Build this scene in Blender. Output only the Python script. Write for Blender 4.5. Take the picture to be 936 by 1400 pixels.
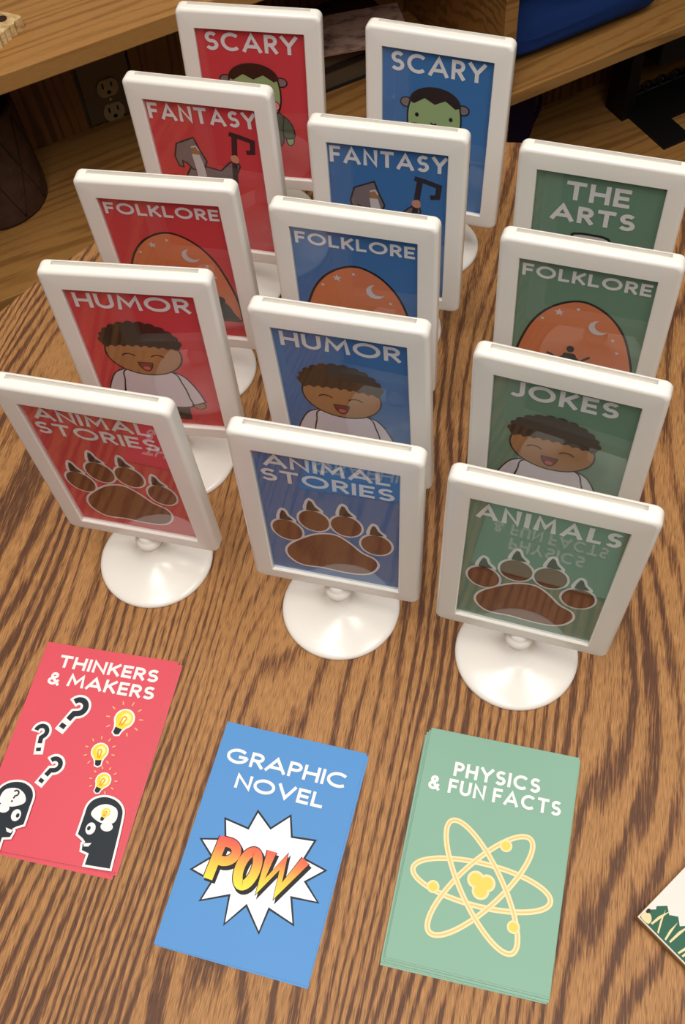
import bpy, bmesh, math, random
from math import sin, cos, pi, radians as R
from mathutils import Vector, Matrix

# ------------------------------------------------------------------ clear
for o in list(bpy.data.objects):
    bpy.data.objects.remove(o, do_unlink=True)
SC = bpy.context.scene
COL = SC.collection
S = 0.01                      # the numbers below are centimetres

# ------------------------------------------------------------------ camera
cam_d = bpy.data.cameras.new('camera')
cam = bpy.data.objects.new('camera', cam_d)
COL.objects.link(cam)
rx_ = Vector((0.99384, -0.093334, -0.059759))
up_ = Vector((0.110826, 0.836979, 0.535896))
fw_ = Vector((0.0, 0.539218, -0.842166))
m = Matrix((rx_, up_, -fw_)).transposed().to_4x4()
m.translation = Vector((0, 0, 0.68988))
cam.matrix_world = m
cam_d.sensor_fit = 'VERTICAL'
cam_d.sensor_height = 36.0
cam_d.lens = 1432.5 / 1400 * 36.0
cam_d.clip_start = 0.02
SC.camera = cam

# ------------------------------------------------------------------ light
W = bpy.data.worlds.new('room_air')
SC.world = W
W.use_nodes = True
W.node_tree.nodes['Background'].inputs[0].default_value = (1.0, 0.93, 0.86, 1)
W.node_tree.nodes['Background'].inputs[1].default_value = 0.05

def ceiling_light(x, y, w, h, power):
    d = bpy.data.lights.new('ceiling_panel_light', 'AREA')
    d.shape = 'RECTANGLE'
    d.size = w
    d.size_y = h
    d.energy = power
    d.color = (1.0, 0.945, 0.87)
    o = bpy.data.objects.new('ceiling_panel_light', d)
    COL.objects.link(o)
    o.location = (x, y, 1.95)
    return o
ceiling_light(-0.40, 0.50, 0.30, 1.2, 17)
ceiling_light(0.70, 0.40, 0.30, 1.2, 14)
ceiling_light(-0.40, -0.35, 0.5, 1.2, 28)
ceiling_light(0.80, -0.35, 0.5, 1.2, 28)
ceiling_light(0.1, -1.4, 1.2, 0.5, 13)

SC.view_settings.view_transform = 'Standard'
SC.view_settings.look = 'None'
SC.view_settings.exposure = -0.55
SC.view_settings.gamma = 1.0
SC.view_settings.use_curve_mapping = False

# ------------------------------------------------------------------ materials
def lin(c):
    return tuple(((v / 255) / 12.92 if v <= 10 else (((v / 255) + 0.055) / 1.055) ** 2.4) for v in c) + (1.0,)

MATS = {}
def mat(name, rgb, rough=0.5, spec=0.5, metallic=0.0):
    if name in MATS:
        return MATS[name]
    m = bpy.data.materials.new(name)
    m.use_nodes = True
    b = m.node_tree.nodes['Principled BSDF']
    b.inputs['Base Color'].default_value = lin(rgb)
    b.inputs['Roughness'].default_value = rough
    b.inputs['Specular IOR Level'].default_value = spec
    b.inputs['Metallic'].default_value = metallic
    MATS[name] = m
    return m

class NT:
    """small helper to write node graphs"""
    def __init__(self, m):
        m.use_nodes = True
        self.t = m.node_tree
        self.b = self.t.nodes['Principled BSDF']
    def n(self, kind, **kw):
        x = self.t.nodes.new(kind)
        for k, v in kw.items():
            setattr(x, k, v)
        return x
    def l(self, a, b):
        self.t.links.new(a, b)
    def math(self, op, a, b=None, c=None):
        x = self.n('ShaderNodeMath', operation=op)
        for i, v in enumerate((a, b, c)):
            if v is None:
                continue
            if isinstance(v, (int, float)):
                x.inputs[i].default_value = v
            else:
                self.l(v, x.inputs[i])
        return x.outputs[0]
    def noise(self, vec, scale=1.0, detail=2.0, rough=0.5):
        x = self.n('ShaderNodeTexNoise')
        x.inputs['Scale'].default_value = scale
        x.inputs['Detail'].default_value = detail
        x.inputs['Roughness'].default_value = rough
        self.l(vec, x.inputs['Vector'])
        return x.outputs['Fac']
    def mapping(self, vec, rot=(0, 0, 0), scale=(1, 1, 1), loc=(0, 0, 0)):
        x = self.n('ShaderNodeMapping')
        x.inputs['Rotation'].default_value = rot
        x.inputs['Scale'].default_value = scale
        x.inputs['Location'].default_value = loc
        self.l(vec, x.inputs['Vector'])
        return x.outputs[0]
    def ramp(self, fac, stops):
        x = self.n('ShaderNodeValToRGB')
        while len(x.color_ramp.elements) < len(stops):
            x.color_ramp.elements.new(0.5)
        for e, (p, c) in zip(x.color_ramp.elements, stops):
            e.position = p
            e.color = c if len(c) == 4 else lin(c)
        self.l(fac, x.inputs[0])
        return x.outputs[0]
    def mix(self, fac, a, b):
        x = self.n('ShaderNodeMix', data_type='RGBA')
        if isinstance(fac, (int, float)):
            x.inputs[0].default_value = fac
        else:
            self.l(fac, x.inputs[0])
        for i, v in ((6, a), (7, b)):
            if isinstance(v, tuple):
                x.inputs[i].default_value = v
            else:
                self.l(v, x.inputs[i])
        return x.outputs[2]

def wood(name, rot, light, mid, dark, period, arch, rough=0.4, contrast=1.0, spec=0.4, jag=1.0, stretch=1.0, seed=0.0, big_scale=(9, 2.0)):
    """plain-sawn oak: growth rings bent into arches plus short pore ticks.
    after the rotation the grain runs along local Y."""
    m = bpy.data.materials.new(name)
    g = NT(m)
    tc = g.n('ShaderNodeTexCoord').outputs['Object']
    v = g.mapping(tc, rot=rot, loc=(seed, seed * 0.7, 0))
    sx = g.n('ShaderNodeSeparateXYZ')
    g.l(v, sx.inputs[0])
    big = g.noise(g.mapping(v, scale=(big_scale[0], big_scale[1] * stretch, big_scale[0])), 1.0, 0.0, 0.4)
    wob = g.noise(g.mapping(v, scale=(45, 5 * stretch, 45)), 1.0, 2.0, 0.5)
    ph = g.math('MULTIPLY_ADD', sx.outputs[0], 1.0 / period, g.math('MULTIPLY', big, arch))
    ph = g.math('ADD', ph, g.math('MULTIPLY', wob, 2.2))
    ring = g.math('MULTIPLY_ADD', g.math('SINE', g.math('MULTIPLY', ph, 2 * pi)), 0.5, 0.5)
    ring = g.math('POWER', ring, 1.3)
    fib = g.noise(g.mapping(v, scale=(1100, 75 * stretch, 1100)), 1.0, 2.0, 0.6)
    fib2 = g.noise(g.mapping(v, scale=(480, 22 * stretch, 480), loc=(3, 1, 0)), 1.0, 2.0, 0.55)
    patch = g.noise(g.mapping(v, scale=(24, 3.0 * stretch, 24), loc=(7, 2, 0)), 1.0, 2.0, 0.5)
    x = g.math('ADD', ring, g.math('MULTIPLY', g.math('SUBTRACT', fib, 0.5), 2.1 * jag))
    x = g.math('ADD', x, g.math('MULTIPLY', g.math('SUBTRACT', fib2, 0.5), 1.3 * jag))
    x = g.math('ADD', x, g.math('MULTIPLY', g.math('SUBTRACT', patch, 0.5), 1.9))
    c = g.ramp(x, [(0.0, light), (0.30, light), (0.68, mid), (1.0, dark)])
    tick = g.noise(g.mapping(v, scale=(1300, 110 * stretch, 1300), loc=(1, 9, 0)), 1.0, 1.0, 0.5)
    tk = g.ramp(tick, [(0.58, (0, 0, 0, 1)), (0.70, (1, 1, 1, 1))])
    c = g.mix(g.math('MULTIPLY', tk, 0.6 * contrast), c, lin(dark))
    fine = g.noise(g.mapping(v, scale=(2000, 120 * stretch, 2000), loc=(4, 4, 0)), 1.0, 1.0, 0.5)
    hs = g.n('ShaderNodeHueSaturation')
    g.l(c, hs.inputs['Color'])
    g.l(g.math('MULTIPLY_ADD', g.math('SUBTRACT', fine, 0.5), 1.3 * jag, 1.0), hs.inputs['Value'])
    g.l(hs.outputs[0], g.b.inputs['Base Color'])
    g.b.inputs['Roughness'].default_value = rough
    g.b.inputs['Specular IOR Level'].default_value = spec
    bp = g.n('ShaderNodeBump')
    bp.inputs['Strength'].default_value = 0.06
    bp.inputs['Distance'].default_value = 0.0004
    g.l(fib2, bp.inputs['Height'])
    g.l(bp.outputs[0], g.b.inputs['Normal'])
    return m

TABLE_WOOD = wood('table_oak_laminate', (0, 0, R(16)), (166, 120, 74), (134, 91, 55), (90, 58, 40), 0.0092, 17.0, rough=0.5, spec=0.25, stretch=0.8, big_scale=(9, 2.4), seed=0.31)
OAK = wood('shelf_oak', (0, 0, R(90)), (166, 120, 66), (158, 112, 60), (138, 96, 50), 0.016, 9.0, rough=0.4, contrast=0.25, jag=0.4, stretch=0.6, seed=2.0, big_scale=(6, 1.5))
OAK_UP = wood('upright_oak', (R(90), 0, 0), (132, 88, 46), (118, 77, 39), (92, 58, 30), 0.016, 9.0, rough=0.45, contrast=0.3, jag=0.4, stretch=0.6, seed=5.0, big_scale=(6, 1.5))
OAK_SIDE = wood('divider_oak', (R(90), 0, R(90)), (160, 114, 62), (150, 104, 54), (126, 86, 44), 0.016, 9.0, rough=0.45, contrast=0.3, jag=0.4, stretch=0.6, seed=8.0, big_scale=(6, 1.5))

PLASTIC = mat('white_plastic', (238, 234, 228), 0.22, 0.5)
def card_mat(name, rgb):
    if name in MATS:
        return MATS[name]
    m = mat(name, rgb, 0.5, 0.35)
    g = NT(m)
    tc = g.n('ShaderNodeTexCoord').outputs['Object']
    nz = g.noise(g.mapping(tc, scale=(9, 9, 9)), 1.0, 3.0, 0.6)
    a = tuple(v * 0.95 for v in lin(rgb)[:3]) + (1,)
    b = tuple(min(1, v * 1.05) for v in lin(rgb)[:3]) + (1,)
    g.l(g.mix(nz, a, b), g.b.inputs['Base Color'])
    return m
CARD = {
    'red': card_mat('coral_red_card', (214, 80, 95)),
    'blue': card_mat('sky_blue_card', (80, 142, 205)),
    'green': card_mat('sage_green_card', (130, 172, 152)),
}
PRINT = {
    'red': card_mat('red_print', (214, 68, 76)),
    'blue': card_mat('blue_print', (66, 120, 182)),
    'green': card_mat('green_print', (114, 148, 128)),
}
PAPER = mat('white_paper_core', (232, 228, 222), 0.7, 0.2)
BLACK = mat('black_metal', (16, 15, 15), 0.55, 0.3)

def glass_material():
    m = bpy.data.materials.new('clear_pane')
    m.use_nodes = True
    t = m.node_tree
    t.nodes.clear()
    out = t.nodes.new('ShaderNodeOutputMaterial')
    mx = t.nodes.new('ShaderNodeMixShader')
    tr = t.nodes.new('ShaderNodeBsdfTransparent')
    gl = t.nodes.new('ShaderNodeBsdfGlossy')
    gl.inputs['Roughness'].default_value = 0.006
    fr = t.nodes.new('ShaderNodeFresnel')
    fr.inputs['IOR'].default_value = 1.78
    ge = t.nodes.new('ShaderNodeNewGeometry')
    mu = t.nodes.new('ShaderNodeMath')
    mu.operation = 'MULTIPLY'
    iv = t.nodes.new('ShaderNodeMath')
    iv.operation = 'SUBTRACT'
    iv.inputs[0].default_value = 1.0
    t.links.new(ge.outputs['Backfacing'], iv.inputs[1])
    t.links.new(fr.outputs[0], mu.inputs[0])
    t.links.new(iv.outputs[0], mu.inputs[1])
    t.links.new(mu.outputs[0], mx.inputs[0])
    t.links.new(tr.outputs[0], mx.inputs[1])
    t.links.new(gl.outputs[0], mx.inputs[2])
    t.links.new(mx.outputs[0], out.inputs[0])
    return m
GLASS = glass_material()

# ------------------------------------------------------------------ object helpers
def tag(o, label=None, cat=None, group=None, kind=None):
    for k, v in (('label', label), ('category', cat), ('group', group), ('kind', kind)):
        if v:
            o[k] = v
    return o

def empty(name, loc=(0, 0, 0), rz=0.0):
    o = bpy.data.objects.new(name, None)
    COL.objects.link(o)
    o.empty_display_size = 0.03
    o.location = [c * S for c in loc]
    o.rotation_euler = (0, 0, rz)
    return o

def link_mesh(name, me, parent=None):
    o = bpy.data.objects.new(name, me)
    COL.objects.link(o)
    if parent:
        o.parent = parent
    return o

class MB:
    """mesh builder, centimetre coordinates"""
    def __init__(self):
        self.v, self.f, self.fm, self.mats = [], [], [], []
        self.smooth = []
    def mi(self, m):
        if m not in self.mats:
            self.mats.append(m)
        return self.mats.index(m)
    def add(self, vs, fs, m, smooth=False):
        b = len(self.v)
        k = self.mi(m)
        self.v += [tuple(c * S for c in p) for p in vs]
        for f in fs:
            self.f.append([b + i for i in f])
            self.fm.append(k)
            self.smooth.append(smooth)
    def box(self, x0, x1, y0, y1, z0, z1, m):
        vs = [(x, y, z) for z in (z0, z1) for y in (y0, y1) for x in (x0, x1)]
        self.add(vs, [(0, 2, 3, 1), (4, 5, 7, 6), (0, 1, 5, 4), (2, 6, 7, 3), (0, 4, 6, 2), (1, 3, 7, 5)], m)
    def lathe(self, prof, m, n=48, cx=0, cy=0, smooth=True, cap_bottom=True, cap_top=True):
        vs, fs = [], []
        for r, z in prof:
            for i in range(n):
                a = 2 * pi * i / n
                vs.append((cx + r * cos(a), cy + r * sin(a), z))
        for j in range(len(prof) - 1):
            for i in range(n):
                k = (i + 1) % n
                fs.append((j * n + i, j * n + k, (j + 1) * n + k, (j + 1) * n + i))
        if cap_bottom:
            fs.append(tuple(reversed(range(n))))
        if cap_top:
            fs.append(tuple(range((len(prof) - 1) * n, len(prof) * n)))
        self.add(vs, fs, m, smooth)
    def tube(self, pts, r, m, n=10, closed=False):
        P = [Vector(q) for q in pts]
        vs, fs = [], []
        N = len(P)
        prev = None
        for i, q in enumerate(P):
            a = P[(i - 1) % N] if (closed or i > 0) else q
            b = P[(i + 1) % N] if (closed or i < N - 1) else q
            d = (b - a).normalized()
            if prev is None:
                u = d.cross(Vector((0, 0, 1)))
                if u.length < 1e-3:
                    u = d.cross(Vector((1, 0, 0)))
            else:
                u = prev - d * prev.dot(d)
            u.normalize()
            prev = u
            w = d.cross(u)
            for k in range(n):
                t = 2 * pi * k / n
                vs.append(tuple(q + r * (cos(t) * u + sin(t) * w)))
        segs = N if closed else N - 1
        for i in range(segs):
            j = (i + 1) % N
            for k in range(n):
                l = (k + 1) % n
                fs.append((i * n + k, i * n + l, j * n + l, j * n + k))
        if not closed:
            fs.append(tuple(reversed(range(n))))
            fs.append(tuple(range((N - 1) * n, N * n)))
        self.add(vs, fs, m, True)
    def rings(self, loops, m, closed=False, smooth=True):
        n = len(loops[0])
        vs = [q for l in loops for q in l]
        fs = []
        L = len(loops)
        for j in range(L if closed else L - 1):
            for i in range(n):
                k = (i + 1) % n
                b = (j + 1) % L
                fs.append((j * n + i, j * n + k, b * n + k, b * n + i))
        self.add(vs, fs, m, smooth)
    def mesh(self, name, recalc=True):
        me = bpy.data.meshes.new(name)
        me.from_pydata(self.v, [], self.f)
        for m in self.mats:
            me.materials.append(m)
        for p, k, s in zip(me.polygons, self.fm, self.smooth):
            p.material_index = k
            p.use_smooth = s
        if recalc:
            bm = bmesh.new()
            bm.from_mesh(me)
            bmesh.ops.recalc_face_normals(bm, faces=bm.faces)
            bm.to_mesh(me)
            bm.free()
        me.update()
        return me
    def build(self, name, parent=None, recalc=True):
        return link_mesh(name, self.mesh(name, recalc), parent)

def bevel(o, w=0.1, seg=3, ang=40):
    b = o.modifiers.new('soft_edges', 'BEVEL')
    b.width = w * S
    b.segments = seg
    b.limit_method = 'ANGLE'
    b.angle_limit = R(ang)
    return o

# ------------------------------------------------------------------ flat printing
def ribbon(pts, w, closed=False):
    """quads that follow a polyline with mitred corners"""
    P = [Vector((a, b)) for a, b in pts]
    N = len(P)
    L, Rr = [], []
    for i in range(N):
        a = P[(i - 1) % N] if (closed or i > 0) else None
        b = P[(i + 1) % N] if (closed or i < N - 1) else None
        d0 = (P[i] - a).normalized() if a is not None and (P[i] - a).length > 1e-9 else None
        d1 = (b - P[i]).normalized() if b is not None and (b - P[i]).length > 1e-9 else None
        d0 = d0 or d1
        d1 = d1 or d0
        n0 = Vector((-d0.y, d0.x))
        n1 = Vector((-d1.y, d1.x))
        t = n0 + n1
        if t.length < 1e-4:
            t = n0.copy()
        t.normalize()
        k = 1.0 / max(0.55, t.dot(n0))
        L.append(P[i] + t * (w / 2 * k))
        Rr.append(P[i] - t * (w / 2 * k))
    out = []
    for i in range(N if closed else N - 1):
        j = (i + 1) % N
        out.append([tuple(Rr[i]), tuple(Rr[j]), tuple(L[j]), tuple(L[i])])
    return out

def arc(cx, cy, r, a0, a1, n=18, ry=None):
    ry = r if ry is None else ry
    return [(cx + r * cos(R(a0 + (a1 - a0) * i / n)), cy + ry * sin(R(a0 + (a1 - a0) * i / n))) for i in range(n + 1)]

def ell(cx, cy, rx, ry, rot=0.0, n=40):
    c, s = cos(R(rot)), sin(R(rot))
    o = []
    for i in range(n):
        a = 2 * pi * i / n
        x, y = rx * cos(a), ry * sin(a)
        o.append((cx + c * x - s * y, cy + s * x + c * y))
    return o

def smooth_loop(pts, n=6):
    """closed Catmull-Rom through points"""
    N = len(pts)
    out = []
    for i in range(N):
        p0, p1, p2, p3 = (Vector(pts[(i + k - 1) % N]) for k in range(4))
        for j in range(n):
            t = j / n
            q = 0.5 * ((2 * p1) + (p2 - p0) * t + (2 * p0 - 5 * p1 + 4 * p2 - p3) * t * t + (3 * p1 - p0 - 3 * p2 + p3) * t ** 3)
            out.append((q.x, q.y))
    return out

def smooth_line(pts, n=6):
    N = len(pts)
    out = []
    for i in range(N - 1):
        p0, p1, p2, p3 = (Vector(pts[min(max(i + k - 1, 0), N - 1)]) for k in range(4))
        for j in range(n):
            t = j / n
            q = 0.5 * ((2 * p1) + (p2 - p0) * t + (2 * p0 - 5 * p1 + 4 * p2 - p3) * t * t + (3 * p1 - p0 - 3 * p2 + p3) * t ** 3)
            out.append((q.x, q.y))
    out.append(tuple(pts[-1]))
    return out

def clip_rect(poly, x0, x1, y0, y1):
    def cut(P, ins, inter):
        out = []
        for i in range(len(P)):
            a, b = P[i - 1], P[i]
            if ins(b):
                if not ins(a):
                    out.append(inter(a, b))
                out.append(b)
            elif ins(a):
                out.append(inter(a, b))
        return out
    def ix(x):
        return lambda a, b: (x, a[1] + (b[1] - a[1]) * (x - a[0]) / (b[0] - a[0]))
    def iy(y):
        return lambda a, b: (a[0] + (b[0] - a[0]) * (y - a[1]) / (b[1] - a[1]), y)
    for ins, it in ((lambda q: q[0] >= x0, ix(x0)), (lambda q: q[0] <= x1, ix(x1)), (lambda q: q[1] >= y0, iy(y0)), (lambda q: q[1] <= y1, iy(y1))):
        poly = cut(poly, ins, it)
        if len(poly) < 3:
            return []
    return poly

class Art(MB):
    """printed shapes in the XY plane, each later shape a hair above the last"""
    STEP = 0.0022
    def __init__(self, base=0.004, clip=None):
        super().__init__()
        self.z = base
        self.clip = clip
    def poly(self, pts, m, up=True):
        if self.clip:
            pts = clip_rect(list(pts), *self.clip)
            if not pts:
                return
        A = sum(pts[i - 1][0] * pts[i][1] - pts[i][0] * pts[i - 1][1] for i in range(len(pts)))
        if A < 0:
            pts = list(reversed(pts))
        self.add([(x, y, self.z) for x, y in pts], [tuple(range(len(pts)))], m)
        if up:
            self.z += self.STEP
    def line(self, pts, w, m, closed=False):
        for q in ribbon(pts, w, closed):
            self.poly(q, m, up=False)
        self.z += self.STEP
    def outlined(self, pts, fill, edge, w):
        self.poly(pts, fill)
        self.line(pts, w, edge, closed=True)

GL = {
    'A': (0.92, [[(0, 0), (0.46, 1), (0.92, 0)], [(0.14, 0.27), (0.78, 0.27)]]),
    'C': (0.86, [arc(0.5, 0.5, 0.5, 45, 315, 24)]),
    'E': (0.5, [[(0.5, 0), (0, 0), (0, 1), (0.5, 1)], [(0, 0.5), (0.44, 0.5)]]),
    'F': (0.5, [[(0, 0), (0, 1), (0.5, 1)], [(0, 0.5), (0.43, 0.5)]]),
    'G': (1.0, [arc(0.5, 0.5, 0.5, 45, 352, 26) + [(0.98, 0.47)], [(1.0, 0.47), (0.56, 0.47)]]),
    'H': (0.68, [[(0, 0), (0, 1)], [(0.68, 0), (0.68, 1)], [(0, 0.5), (0.68, 0.5)]]),
    'I': (0.0, [[(0, 0), (0, 1)]]),
    'J': (0.5, [[(0.5, 1), (0.5, 0.27)] + arc(0.25, 0.25, 0.25, 0, -145, 12)]),
    'K': (0.62, [[(0, 0), (0, 1)], [(0.6, 1), (0.05, 0.40)], [(0.22, 0.56), (0.62, 0)]]),
    'L': (0.48, [[(0, 1), (0, 0), (0.48, 0)]]),
    'M': (0.96, [[(0, 0), (0.09, 1), (0.48, 0.25), (0.87, 1), (0.96, 0)]]),
    'N': (0.72, [[(0, 0), (0, 1), (0.72, 0), (0.72, 1)]]),
    'O': (1.04, [arc(0.52, 0.5, 0.52, 0, 350, 35, 0.5)]),
    'P': (0.52, [[(0, 0), (0, 1), (0.27, 1)] + arc(0.27, 0.73, 0.27, 90, -90, 12)[1:] + [(0, 0.46)]]),
    'R': (0.56, [[(0, 0), (0, 1), (0.27, 1)] + arc(0.27, 0.73, 0.27, 90, -90, 12)[1:] + [(0, 0.46)], [(0.26, 0.46), (0.56, 0)]]),
    'S': (0.56, [arc(0.3, 0.745, 0.27, 35, 250, 14, 0.255) + arc(0.27, 0.26, 0.29, 75, -150, 16, 0.26)]),
    'T': (0.66, [[(0, 1), (0.66, 1)], [(0.33, 1), (0.33, 0)]]),
    'U': (0.68, [[(0, 1), (0, 0.34)] + arc(0.34, 0.34, 0.34, 180, 360, 16) + [(0.68, 1)]]),
    'V': (0.84, [[(0, 1), (0.42, 0), (0.84, 1)]]),
    'Y': (0.78, [[(0, 1), (0.39, 0.45), (0.78, 1)], [(0.39, 0.47), (0.39, 0)]]),
    '&': (0.68, [smooth_line([(0.68, 0.0), (0.42, 0.33), (0.16, 0.68), (0.18, 0.92), (0.36, 0.99), (0.5, 0.88), (0.46, 0.70), (0.24, 0.55), (0.03, 0.36), (0.05, 0.12), (0.27, 0.0), (0.5, 0.1), (0.68, 0.42)], 5)]),
    ' ': (0.22, []),
}

def text(art, s, x0, x1, y0, y1, w, m, gap=None):
    """letters of word s exactly filling the box; w is the stroke width"""
    H = y1 - y0 - w
    gap = w * 0.75 if gap is None else gap
    nat = sum(GL[c][0] for c in s) * H
    fixed = w * len(s.replace(' ', '')) + gap * (len(s) - 1)
    k = (x1 - x0 - fixed) / nat
    x = x0
    for c in s:
        gw, strokes = GL[c]
        if c != ' ':
            x += w / 2
        for st in strokes:
            pts = [(x + a * H * k, y0 + w / 2 + b * H) for a, b in st]
            # square ends reach the cap line and the base line
            def ext(a, b):
                d = Vector(a) - Vector(b)
                d.normalize()
                return (a[0] + d.x * w / 2, a[1] + d.y * w / 2)
            q = list(pts)
            if st[0][1] in (0, 1) or c in 'ELFTZ':
                q[0] = ext(pts[0], pts[1])
            if st[-1][1] in (0, 1) or c in 'ELFTZ':
                q[-1] = ext(pts[-1], pts[-2])
            for r4 in ribbon(pts if c == 'O' else q, w, c == 'O'):
                art.poly(r4, m, up=False)
                if c in '&PR':
                    art.z += 0.0005
            art.z += 0.0006
        x += gw * H * k + (w / 2 if c != ' ' else 0) + gap

INK = {k: mat('ink_' + k, v, 0.5, 0.3) for k, v in {
    'white': (236, 234, 236), 'black': (24, 22, 24), 'navy': (28, 38, 48), 'brown': (124, 70, 42),
    'dark_brown': (62, 38, 26), 'hair': (52, 36, 26), 'skin': (176, 126, 82), 'skin_light': (214, 150, 120), 'mouth': (122, 44, 48),
    'orange': (222, 130, 86), 'rust': (206, 112, 72), 'grey': (132, 118, 118), 'pale_grey': (214, 208, 210), 'staff': (54, 42, 44),
    'monster_green': (160, 184, 128), 'coat_green': (86, 98, 78), 'pink': (240, 142, 152), 'tongue': (206, 96, 98),
    'yellow': (246, 212, 64), 'pale_yellow': (252, 238, 160), 'amber': (236, 150, 40), 'peach': (246, 176, 128),
    'cream': (246, 218, 170), 'gold': (252, 204, 96), 'tan_line': (236, 188, 120), 'lilac_white': (238, 238, 248), 'lavender': (226, 218, 228)}.items()}

# ------------------------------------------------------------------ setting
floor_mat = mat('grey_floor_tile', (118, 108, 96), 0.6, 0.3)
g_ = NT(floor_mat)
tc_ = g_.n('ShaderNodeTexCoord').outputs['Object']
g_.l(g_.ramp(g_.noise(g_.mapping(tc_, scale=(60, 60, 60)), 1.0, 4.0, 0.7), [(0.35, (96, 88, 78)), (0.65, (132, 122, 108))]), g_.b.inputs['Base Color'])
b = MB()
b.box(-300, 420, -300, 300, -77, -75, floor_mat)
tag(b.build('floor'), kind='structure')

E_YAW = R(22.7026)
def case(name, loc=(0, 0, 0)):
    """an Empty placed in the bookcase's own directions: x along the shelves, y into them"""
    e = Vector((cos(E_YAW), sin(E_YAW), 0))
    n = Vector((-sin(E_YAW), cos(E_YAW), 0))
    q = e * loc[0] + n * loc[1]
    return empty(name, (q.x, q.y, loc[2]), E_YAW)

wall_mat = mat('painted_wall', (190, 178, 158), 0.85, 0.2)
g_ = NT(wall_mat)
tc_ = g_.n('ShaderNodeTexCoord').outputs['Object']
g_.l(g_.ramp(g_.noise(g_.mapping(tc_, scale=(40, 40, 40)), 1.0, 4.0, 0.7), [(0.3, (184, 172, 152)), (0.7, (196, 184, 164))]), g_.b.inputs['Base Color'])
b = MB()
b.box(-200, 320, 134.2, 140, -75, 170, wall_mat)
w_ = b.build('wall_back')
w_.rotation_euler = (0, 0, E_YAW)
tag(w_, kind='structure')

# ------------------------------------------------------------------ bookcase
NF, NW = 104.3, 129.8
bc = case('bookcase')
tag(bc, 'oak bookcase with thick shelves behind the round table', 'bookcase')
def shelf(z0, z1, x0, x1, name='shelf'):
    b = MB()
    b.box(x0, x1, NF, NW, z0, z1, OAK)
    o = b.build(name, bc)
    return bevel(o, 0.12, 2)
X0, X1 = -46.0, 190.0
shelf(1.35, 3.5, X0, 74.1)
shelf(1.35, 3.5, 76.1, X1)
shelf(-26.45, -24.5, X0, 74.1)
shelf(-26.45, -24.5, 76.1, X1)
shelf(-54.5, -52.5, X0, 74.1)
shelf(-54.5, -52.5, 76.1, X1)
for x0, x1 in ((X0 - 2, X0), (74.1, 76.1), (X1, X1 + 2)):
    b = MB()
    b.box(x0, x1, NF, NW, -75, 3.5, OAK_SIDE)
    bevel(b.build('upright', bc), 0.12, 2)
b = MB()
b.box(X0, X1, NF + 5, NF + 7, -75, -54.5, OAK_UP)
b.build('toe_board', bc)
# back panel with the cut-out for the outlet
HX0, HX1, HZ0, HZ1 = 22.3, 30.3, -24.5, -13.2
b = MB()
b.box(X0, HX0, NW, NW + 1.0, -75, 3.5, OAK_UP)
b.box(HX1, X1, NW, NW + 1.0, -75, 3.5, OAK_UP)
b.box(HX0, HX1, NW, NW + 1.0, -75, HZ0, OAK_UP)
b.box(HX0, HX1, NW, NW + 1.0, HZ1, 3.5, OAK_UP)
b.build('back_panel', bc)

# ------------------------------------------------------------------ wall outlet
IVORY = mat('ivory_plastic', (158, 138, 98), 0.4, 0.4)
PLATE = mat('brown_steel_plate', (100, 84, 62), 0.45, 0.5, 0.2)
DARK = mat('dark_slot', (20, 16, 12), 0.7, 0.2)
BRASS = mat('brass_screw', (206, 186, 130), 0.3, 0.5, 0.8)
wo = case('wall_outlet', (26.4, NW, -19.0))
tag(wo, 'brown double wall outlet with ivory sockets in the back of the bookcase', 'outlet')
b = MB()
b.box(-3.6, 3.6, 0.0, 0.5, -5.3, 5.6, PLATE)
bevel(b.build('cover_plate', wo), 0.15, 2)
for dz in (-0.3, -4.1):
    b = MB()
    pts = []
    for a in range(48):
        t = 2 * pi * a / 48
        pts.append((1.55 * cos(t), max(-1.3, min(1.3, 1.55 * sin(t)))))
    vs = [(x, 0.02, z) for x, z in pts] + [(x, -0.28, z) for x, z in pts]
    n = len(pts)
    b.add(vs, [tuple(range(n)), tuple(reversed(range(n, 2 * n)))] + [(i, (i + 1) % n, n + (i + 1) % n, n + i) for i in range(n)], IVORY)
    rc = b.build('receptacle', wo)
    rc.location = (0, 0, dz * S)
    b = MB()
    b.box(-0.78, -0.52, -0.31, -0.27, 0.05, 0.85, DARK)
    b.box(0.5, 0.72, -0.31, -0.27, 0.1, 0.8, DARK)
    vs = [(0.02 + 0.3 * cos(2 * pi * k / 16), -0.3, -0.65 + 0.3 * sin(2 * pi * k / 16)) for k in range(16)]
    b.add(vs, [tuple(range(16))], DARK)
    b.build('slots', rc, recalc=False)
b = MB()
b.lathe([(0.28, 0), (0.28, 0.1), (0.18, 0.18)], BRASS, 16)
sc = b.build('screw', wo)
sc.location = (0, 0, -2.2 * S)
sc.rotation_euler = (R(90), 0, 0)

# ------------------------------------------------------------------ table
TC = (8.1, 38.16)
TR = 49.0
tb = empty('round_table', (TC[0], TC[1], 0))
tag(tb, 'round table with brown oak grain laminate top carrying all the signs', 'table')
EDGE = mat('dark_brown_edging', (84, 56, 38), 0.5, 0.4)
b = MB()
b.lathe([(TR - 0.3, -2.6), (TR, -2.4), (TR, -0.25), (TR - 0.08, -0.08), (TR - 0.3, 0.0)], TABLE_WOOD, 160, smooth=False)
b.build('tabletop', tb)
b = MB()
b.lathe([(TR + 0.25, -2.45), (TR + 0.3, -2.2), (TR + 0.3, -0.45), (TR + 0.05, -0.3), (TR + 0.02, -0.35), (TR + 0.02, -2.4)], EDGE, 160, smooth=False, cap_bottom=False, cap_top=False)
b.build('edge_band', tb)
b = MB()
b.lathe([(22, -3.8), (22, -2.6)], BLACK, 32)
b.lathe([(4.5, -70), (4.5, -3.8)], BLACK, 32)
b.build('pedestal', tb)
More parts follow.
